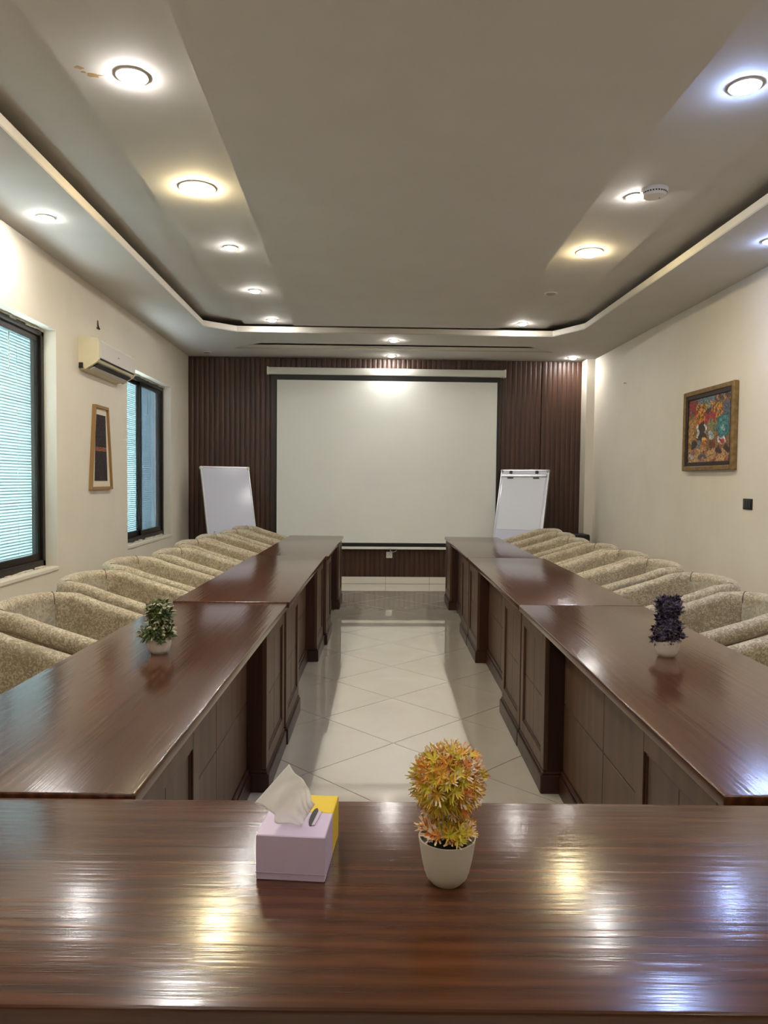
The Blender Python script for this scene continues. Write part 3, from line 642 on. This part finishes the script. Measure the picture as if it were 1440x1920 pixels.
# ------------------------------------------------------------------ downlights
def downlight(x, y, z, rad, lens, label, recess=0.006):
    dome = rad * (.40 if rad < .07 else .45)
    r = thing('downlight', label, 'light', (x, y, z), 0, 'round ceiling downlights')
    MB().lathe([(rad * 1.0, -.001), (rad * 1.03, -.007), (rad * 1.20, -.006), (rad * 1.24, .0), (rad * 1.0, .002)], 28, cap=False).build('trim_ring', M['white_plastic'], r)
    pr = [(rad * math.cos(t), -.003 - dome * math.sin(t)) for t in [PI / 2 * q / 5 for q in range(5)]] + [(rad * .02, -.003 - dome)]
    MB().lathe(pr, 24).build('lens', lens, r); return r
c_, w_, b_, n_ = M['lens_cool'], M['lens_warm'], M['lens_blue'], M['lens_off']
for (x, y, z, rad, m, lb) in (
    (-.992, 3.258, ZP1, .056, c_, 'lit round downlight in the left ceiling strip beside the flaked paint'),
    (-.979, 4.462, ZP1, .088, w_, 'large warm glowing downlight in the left ceiling strip'),
    (-.980, 5.578, ZP1, .045, c_, 'lit downlight in the left ceiling strip, next beyond the large warm one'),
    (-.976, 6.822, ZP1, .045, c_, 'lit downlight in the left ceiling strip, second from the far end'),
    (-.967, 8.047, ZP1, .045, c_, 'lit downlight at the far end of the left ceiling strip'),
    (1.756, 8.022, ZP1, .045, c_, 'lit downlight at the far end of the right ceiling strip'),
    (1.727, 6.725, ZP1, .048, n_, 'unlit round downlight in the right ceiling strip'),
    (1.698, 5.509, ZP1, .080, w_, 'large warm glowing downlight in the right ceiling strip'),
    (1.640, 4.440, ZP1, .045, c_, 'lit downlight touching the smoke detector'),
    (1.654, 3.204, ZP1, .056, b_, 'bluish glowing downlight in the right ceiling strip near the camera'),
    (-2.00, 4.773, ZC, .045, c_, 'lit downlight in the left ceiling border above the near window'),
    (.377, 8.642, ZC, .045, c_, 'lit downlight in the rear border between the two ceiling slots'),
    (.398, 9.702, ZC, .045, c_, 'lit downlight against the wood wall above the screen'),
    (2.790, 9.67, ZC, .045, c_, 'lit downlight washing the wood wall in the right rear corner'),
    (-1.993, 9.634, ZC, .045, n_, 'unlit downlight in the left rear corner of the ceiling border'),
    (2.76, 4.93, ZC, .050, b_, 'bluish downlight in the right ceiling border, just at the edge of view'),
    (-.99, 2.06, ZP1, .05, c_, 'unseen lit downlight of the left strip over the foreground table'), (1.63, 2.0, ZP1, .05, c_, 'unseen lit downlight of the right strip over the foreground table'),  # from here on unseen lamps, added for room light at the strips' spacing
    (-.99, .86, ZP1, .05, c_, 'unseen lit downlight of the left strip above the viewer'), (1.62, .8, ZP1, .05, c_, 'unseen lit downlight of the right strip above the viewer'),
    (-.99, -.4, ZP1, .05, c_, 'unseen lit downlight of the left strip behind the viewer'), (1.62, -.4, ZP1, .05, c_, 'unseen lit downlight of the right strip behind the viewer')):
    downlight(x, y, z, rad, m, lb)
r = thing('smoke_detector', 'round white smoke detector in the right ceiling strip', 'detector', (1.715, 4.335, ZP1))
MB().lathe([(.078, 0), (.078, -.014), (.070, -.02), (.070, -.030), (.062, -.042), (.03, -.047)], 32).build('body', M['white_plastic'], r)
vt = MB()
for q in range(28): t = 2 * PI * q / 28; vt.box(-.004, .004, .0695, .0715, -.029, -.021, 0, 1, Matrix.Rotation(t, 4, 'Z'))
vt.build('vent_slots', M['black'], r, False); MB().lathe([(.004, -.046), (.004, -.049)], 8, (.03, 0, 0)).build('indicator', M['black'], r)

# ------------------------------------------------------------------ tissue box
ba = math.radians(-6.3); r = thing('tissue_box', 'lilac and yellow tissue box with a white tissue pulled up', 'tissue box', (-.108, 1.166, TF), ba)
bw, bl, bh = .0565, .158, .0745
MB().box(-bw, bw, 0, bl * .56, 0, bh, .0015).build('lilac_half', M['lilac'], r)
MB().box(-bw, bw, bl * .56, bl, 0, bh, .0015).build('yellow_half', M['yellow'], r)
MB().box(-bw - .0004, bw + .0004, -.0006, .001, .012, .0128).build('flap_edge', plain('card_edge', srgb(168, 150, 172), .5), r, False)
sl = MB(); n = 20
sl.prism([(.026 + .006 * math.cos(2 * PI * k / n), bl * .44 + .034 * math.sin(2 * PI * k / n), bh + .0001) for k in range(n)], (0, 0, .0006)); sl.build('opening', M['black'], r, False)
MB().prism([(.028, bl * .24, bh + .0006), (.033, bl * .24, bh + .0006), (.037, bl * .58, bh + .0006), (.031, bl * .58, bh + .0006)], (0, 0, .001)).build('opening_film', M['lilac'], r, False)
ts = MB(); N = 26; cA, cB, cC, cD = Vector((-.068, .036, .040)), Vector((-.014, .056, .100)), Vector((.031, .072, .034)), Vector((.010, .034, .002))
rows = []
for i in range(N + 1):
    row = []
    for j in range(N + 1):
        s, t = i / N, j / N
        p = cA * (1 - s) * (1 - t) + cB * s * (1 - t) + cC * s * t + cD * (1 - s) * t
        if s < .5 and t > .45: p += Vector((-.014, 0, -.006)) * (.5 - s) * 2 * math.sin(PI * (t - .45) / .55)
        fold = .006 * math.sin(9 * t + 3.2 * s) * (.35 + t) + .004 * math.sin(17 * t - 5 * s) * t + .016 * max(0, t - .62) * math.sin(30 * (s + .2 * t)) * .35
        p = p + Vector((.10 * fold, fold - .030 * max(0, t - .7) * s, .012 * math.sin(PI * t) * math.sin(PI * s)))
        row.append((p.x, p.y, p.z + bh - .004))
    rows.append(row)
ts.loft(rows, False, False); tis = ts.build('tissue', M['tissue'], r, True, 2.5)
md = tis.modifiers.new('thick', 'SOLIDIFY'); md.thickness = .0006

# ------------------------------------------------------------------ plants
def pot(r, rt, rb, h, mat, wave=0.0, curve=.35):
    pr = [(rb * .9, 0.0), (rb, .003)] + [(rb + (rt - rb) * (f ** curve_), .003 + (h - .003) * f) for f in [.1, .22, .36, .5, .65, .8, .92, 1.0] for curve_ in (curve,)]
    wv = (lambda t, q, z: wave * math.cos(2 * t + .8) * max(0, z / h) ** 3) if wave else None
    pr += [(rt - .0022, h + .0002), (rt - .0036, h - .012), (rt * .9, h - .016)]
    MB().lathe(pr, 40, wave=wv).build('pot', mat, r)
    MB().lathe([(rt * .9, h - .02), (rt * .5, h - .012), (.002, h - .010)], 24).build('soil', M['soil'], r)
def burst(n, ln, wd, mats, cup, tipw=1.0, seed=0):      # star-shaped flower head of thin petals, tips in a second material
    rn = random.Random(seed); mb = MB(); tips = []
    for k in range(n):
        t = 2 * PI * k / n + rn.uniform(-.2, .2); el = rn.uniform(cup - .35, cup + .45); L_ = ln * rn.uniform(.8, 1.15)
        d = Vector((math.cos(t) * math.cos(el), math.sin(t) * math.cos(el), math.sin(el))); a = Vector((-math.sin(t), math.cos(t), 0)); nn = d.cross(a) * wd * .35
        p0, p1, p2 = d * .001, d * L_ * .6 - nn, d * L_
        w0, w1 = a * wd * .35, a * wd * .55
        f = mb.bm.faces.new([mb.bm.verts.new(p) for p in (p0 - w0, p0 + w0, p1 + w1, p1 - w1)]); f.material_index = 0
        f = mb.bm.faces.new([mb.bm.verts.new(p) for p in (p1 - w1, p1 + w1, p2 + w1 * .5 * tipw, p2 - w1 * .5 * tipw)]); f.material_index = 1
    me = bpy.data.meshes.new('flower'); mb.bm.to_mesh(me); mb.bm.free()
    for m in mats: me.materials.append(m)
    return me
def orient(d):
    return d.to_track_quat('Z', 'Y').to_euler()
r = thing('topiary_plant', 'artificial orange and yellow ball topiary in a white pot on the foreground table', 'plant', (.146, 1.164, TF))
pot(r, .0465, .027, .074, M['pot'], 0, .5)
MB().tube([(0, 0, .05), (.002, 0, .10), (-.001, 0, .17)], .004, 8).build('stem', M['stem'], r)
FL = [burst(15, .0175, .0028, (M['fl_orange'], M['fl_orange']), .55, 1, 1), burst(15, .0175, .0027, (M['fl_yellow'], M['fl_yellow']), .55, 1, 2), burst(14, .0185, .0028, (M['fl_orange'], M['fl_tip']), .6, 1.5, 3), burst(15, .0175, .0026, (M['fl_yellow'], M['fl_gold']), .7, .9, 4), burst(14, .0185, .0028, (M['fl_gold'], M['fl_tip']), .5, 1.5, 5), burst(15, .0175, .0028, (M['fl_gold'], M['fl_orange']), .6, 1, 6)]
rn = random.Random(3)
def fib(n):
    for k in range(n):
        z = 1 - 2 * (k + .5) / n; t = k * PI * (3 - 5 ** .5); q = math.sqrt(1 - z * z); yield Vector((q * math.cos(t), q * math.sin(t), z))
for lay, (n, rr) in enumerate(((125, .047), (45, .030))):
    for d in fib(n):
        side = d.x * .5 + d.z * .55 + rn.uniform(-.75, .75); kind = rn.choice((0, 2, 2, 4, 5, 3)) if side > .35 else rn.choice((1, 3, 1, 4, 4, 3))
        p = Vector((0, 0, .166)) + Vector((d.x * rr * 1.02, d.y * rr, d.z * rr)) + Vector((rn.uniform(-.003, .003),) * 3)
        inst('flower', FL[kind], r, p, orient(d + Vector((rn.uniform(-.3, .3), rn.uniform(-.3, .3), rn.uniform(-.3, .3)))), (rn.uniform(.85, 1.15),) * 3)
for k in range(46):
    t = k * 2.4; q = .008 + .030 * math.sqrt((k + .5) / 46); d = Vector((math.cos(t) * .9, math.sin(t) * .9, .75))
    inst('flower', FL[rn.choice((5, 1, 2, 3, 4, 3))], r, (q * math.cos(t), q * math.sin(t), .074 + .022 * (1 - q / .04) + rn.uniform(0, .018)), orient(d), (rn.uniform(.85, 1.15),) * 3)

def sprig(n, ln, wd, mats, seed, ratio=.5):             # short twig of oval leaves, some in the second material
    rn = random.Random(seed); mb = MB()
    for k in range(n):
        t = k * 2.4; el = rn.uniform(.1, 1.1); L_ = ln * rn.uniform(.7, 1.1); b = Vector((0, 0, ln * .9 * k / n))
        d = Vector((math.cos(t) * math.cos(el), math.sin(t) * math.cos(el), math.sin(el))); a = Vector((-math.sin(t), math.cos(t), 0)); nn = d.cross(a)
        mi = 1 if rn.random() < ratio * (k / n + .3) else 0
        pts = [b, b + d * L_ * .45 + a * wd - nn * wd * .3, b + d * L_, b + d * L_ * .45 - a * wd - nn * wd * .3]; mid = b + d * L_ * .5 + nn * wd * .25
        vv = [mb.bm.verts.new(p) for p in pts]; vm = mb.bm.verts.new(mid)
        for q in range(4): f = mb.bm.faces.new([vv[q], vv[(q + 1) % 4], vm]); f.material_index = mi
    me = bpy.data.meshes.new('sprig'); mb.bm.to_mesh(me); mb.bm.free()
    for m in mats: me.materials.append(m)
    return me
def shrub(label, name, loc, rz, hgt, mats, shape, n, seed, wavy, rt, rb, ph_):
    r = thing(name, label, 'plant', loc, rz); pot(r, rt, rb, ph_, M['pot2'], wavy, .55); rn = random.Random(seed)
    MB().tube([(0, 0, ph_ - .02), (.003, .002, ph_ + hgt * .5), (0, 0, ph_ + hgt * .85)], .003, 6).build('stem', M['stem'], r)
    for q in range(6):
        t = q * 1.9 + seed; MB().tube([(0, 0, ph_), (.4 * shape(.5) * math.cos(t), .4 * shape(.5) * math.sin(t), ph_ + hgt * .5)], .0016, 5).build('twig', M['stem'], r)
    SP = [sprig(11, .025, .0060, mats, seed + q, .0 + .22 * q) for q in range(3)]
    for k in range(n):
        f = (k + .5) / n; z = ph_ - .008 + f * (hgt - .02); rad = shape(f) * math.sqrt(rn.uniform(.25, 1)); t = k * 2.399 + rn.uniform(-.3, .3)
        d = Vector((math.cos(t), math.sin(t), .35 + .9 * f + rn.uniform(-.3, .3)))
        inst('sprig', rn.choice(SP), r, (rad * math.cos(t), rad * math.sin(t), z), orient(d), (rn.uniform(.8, 1.15),) * 3)
    return r
shrub('small green artificial shrub with whitish buds in a wavy white pot on the window-side table', 'green_shrub', (-.737, 2.715, TH), .5, .145, (M['green'], M['bud']), lambda f: .046 * (1 - .70 * f) * (.85 + .25 * math.sin(11 * f)) + .003, 84, 11, .006, .047, .029, .062)
shrub('small dark purple shrub in a white pot on the table by the painting wall', 'purple_shrub', (1.150, 2.68, TH), 2.2, .172, (M['purple'], M['purple_green']), lambda f: .040 * (1 - .42 * f) * (.8 + .3 * math.sin(9 * f)) + .002, 84, 23, .006, .048, .030, .062)
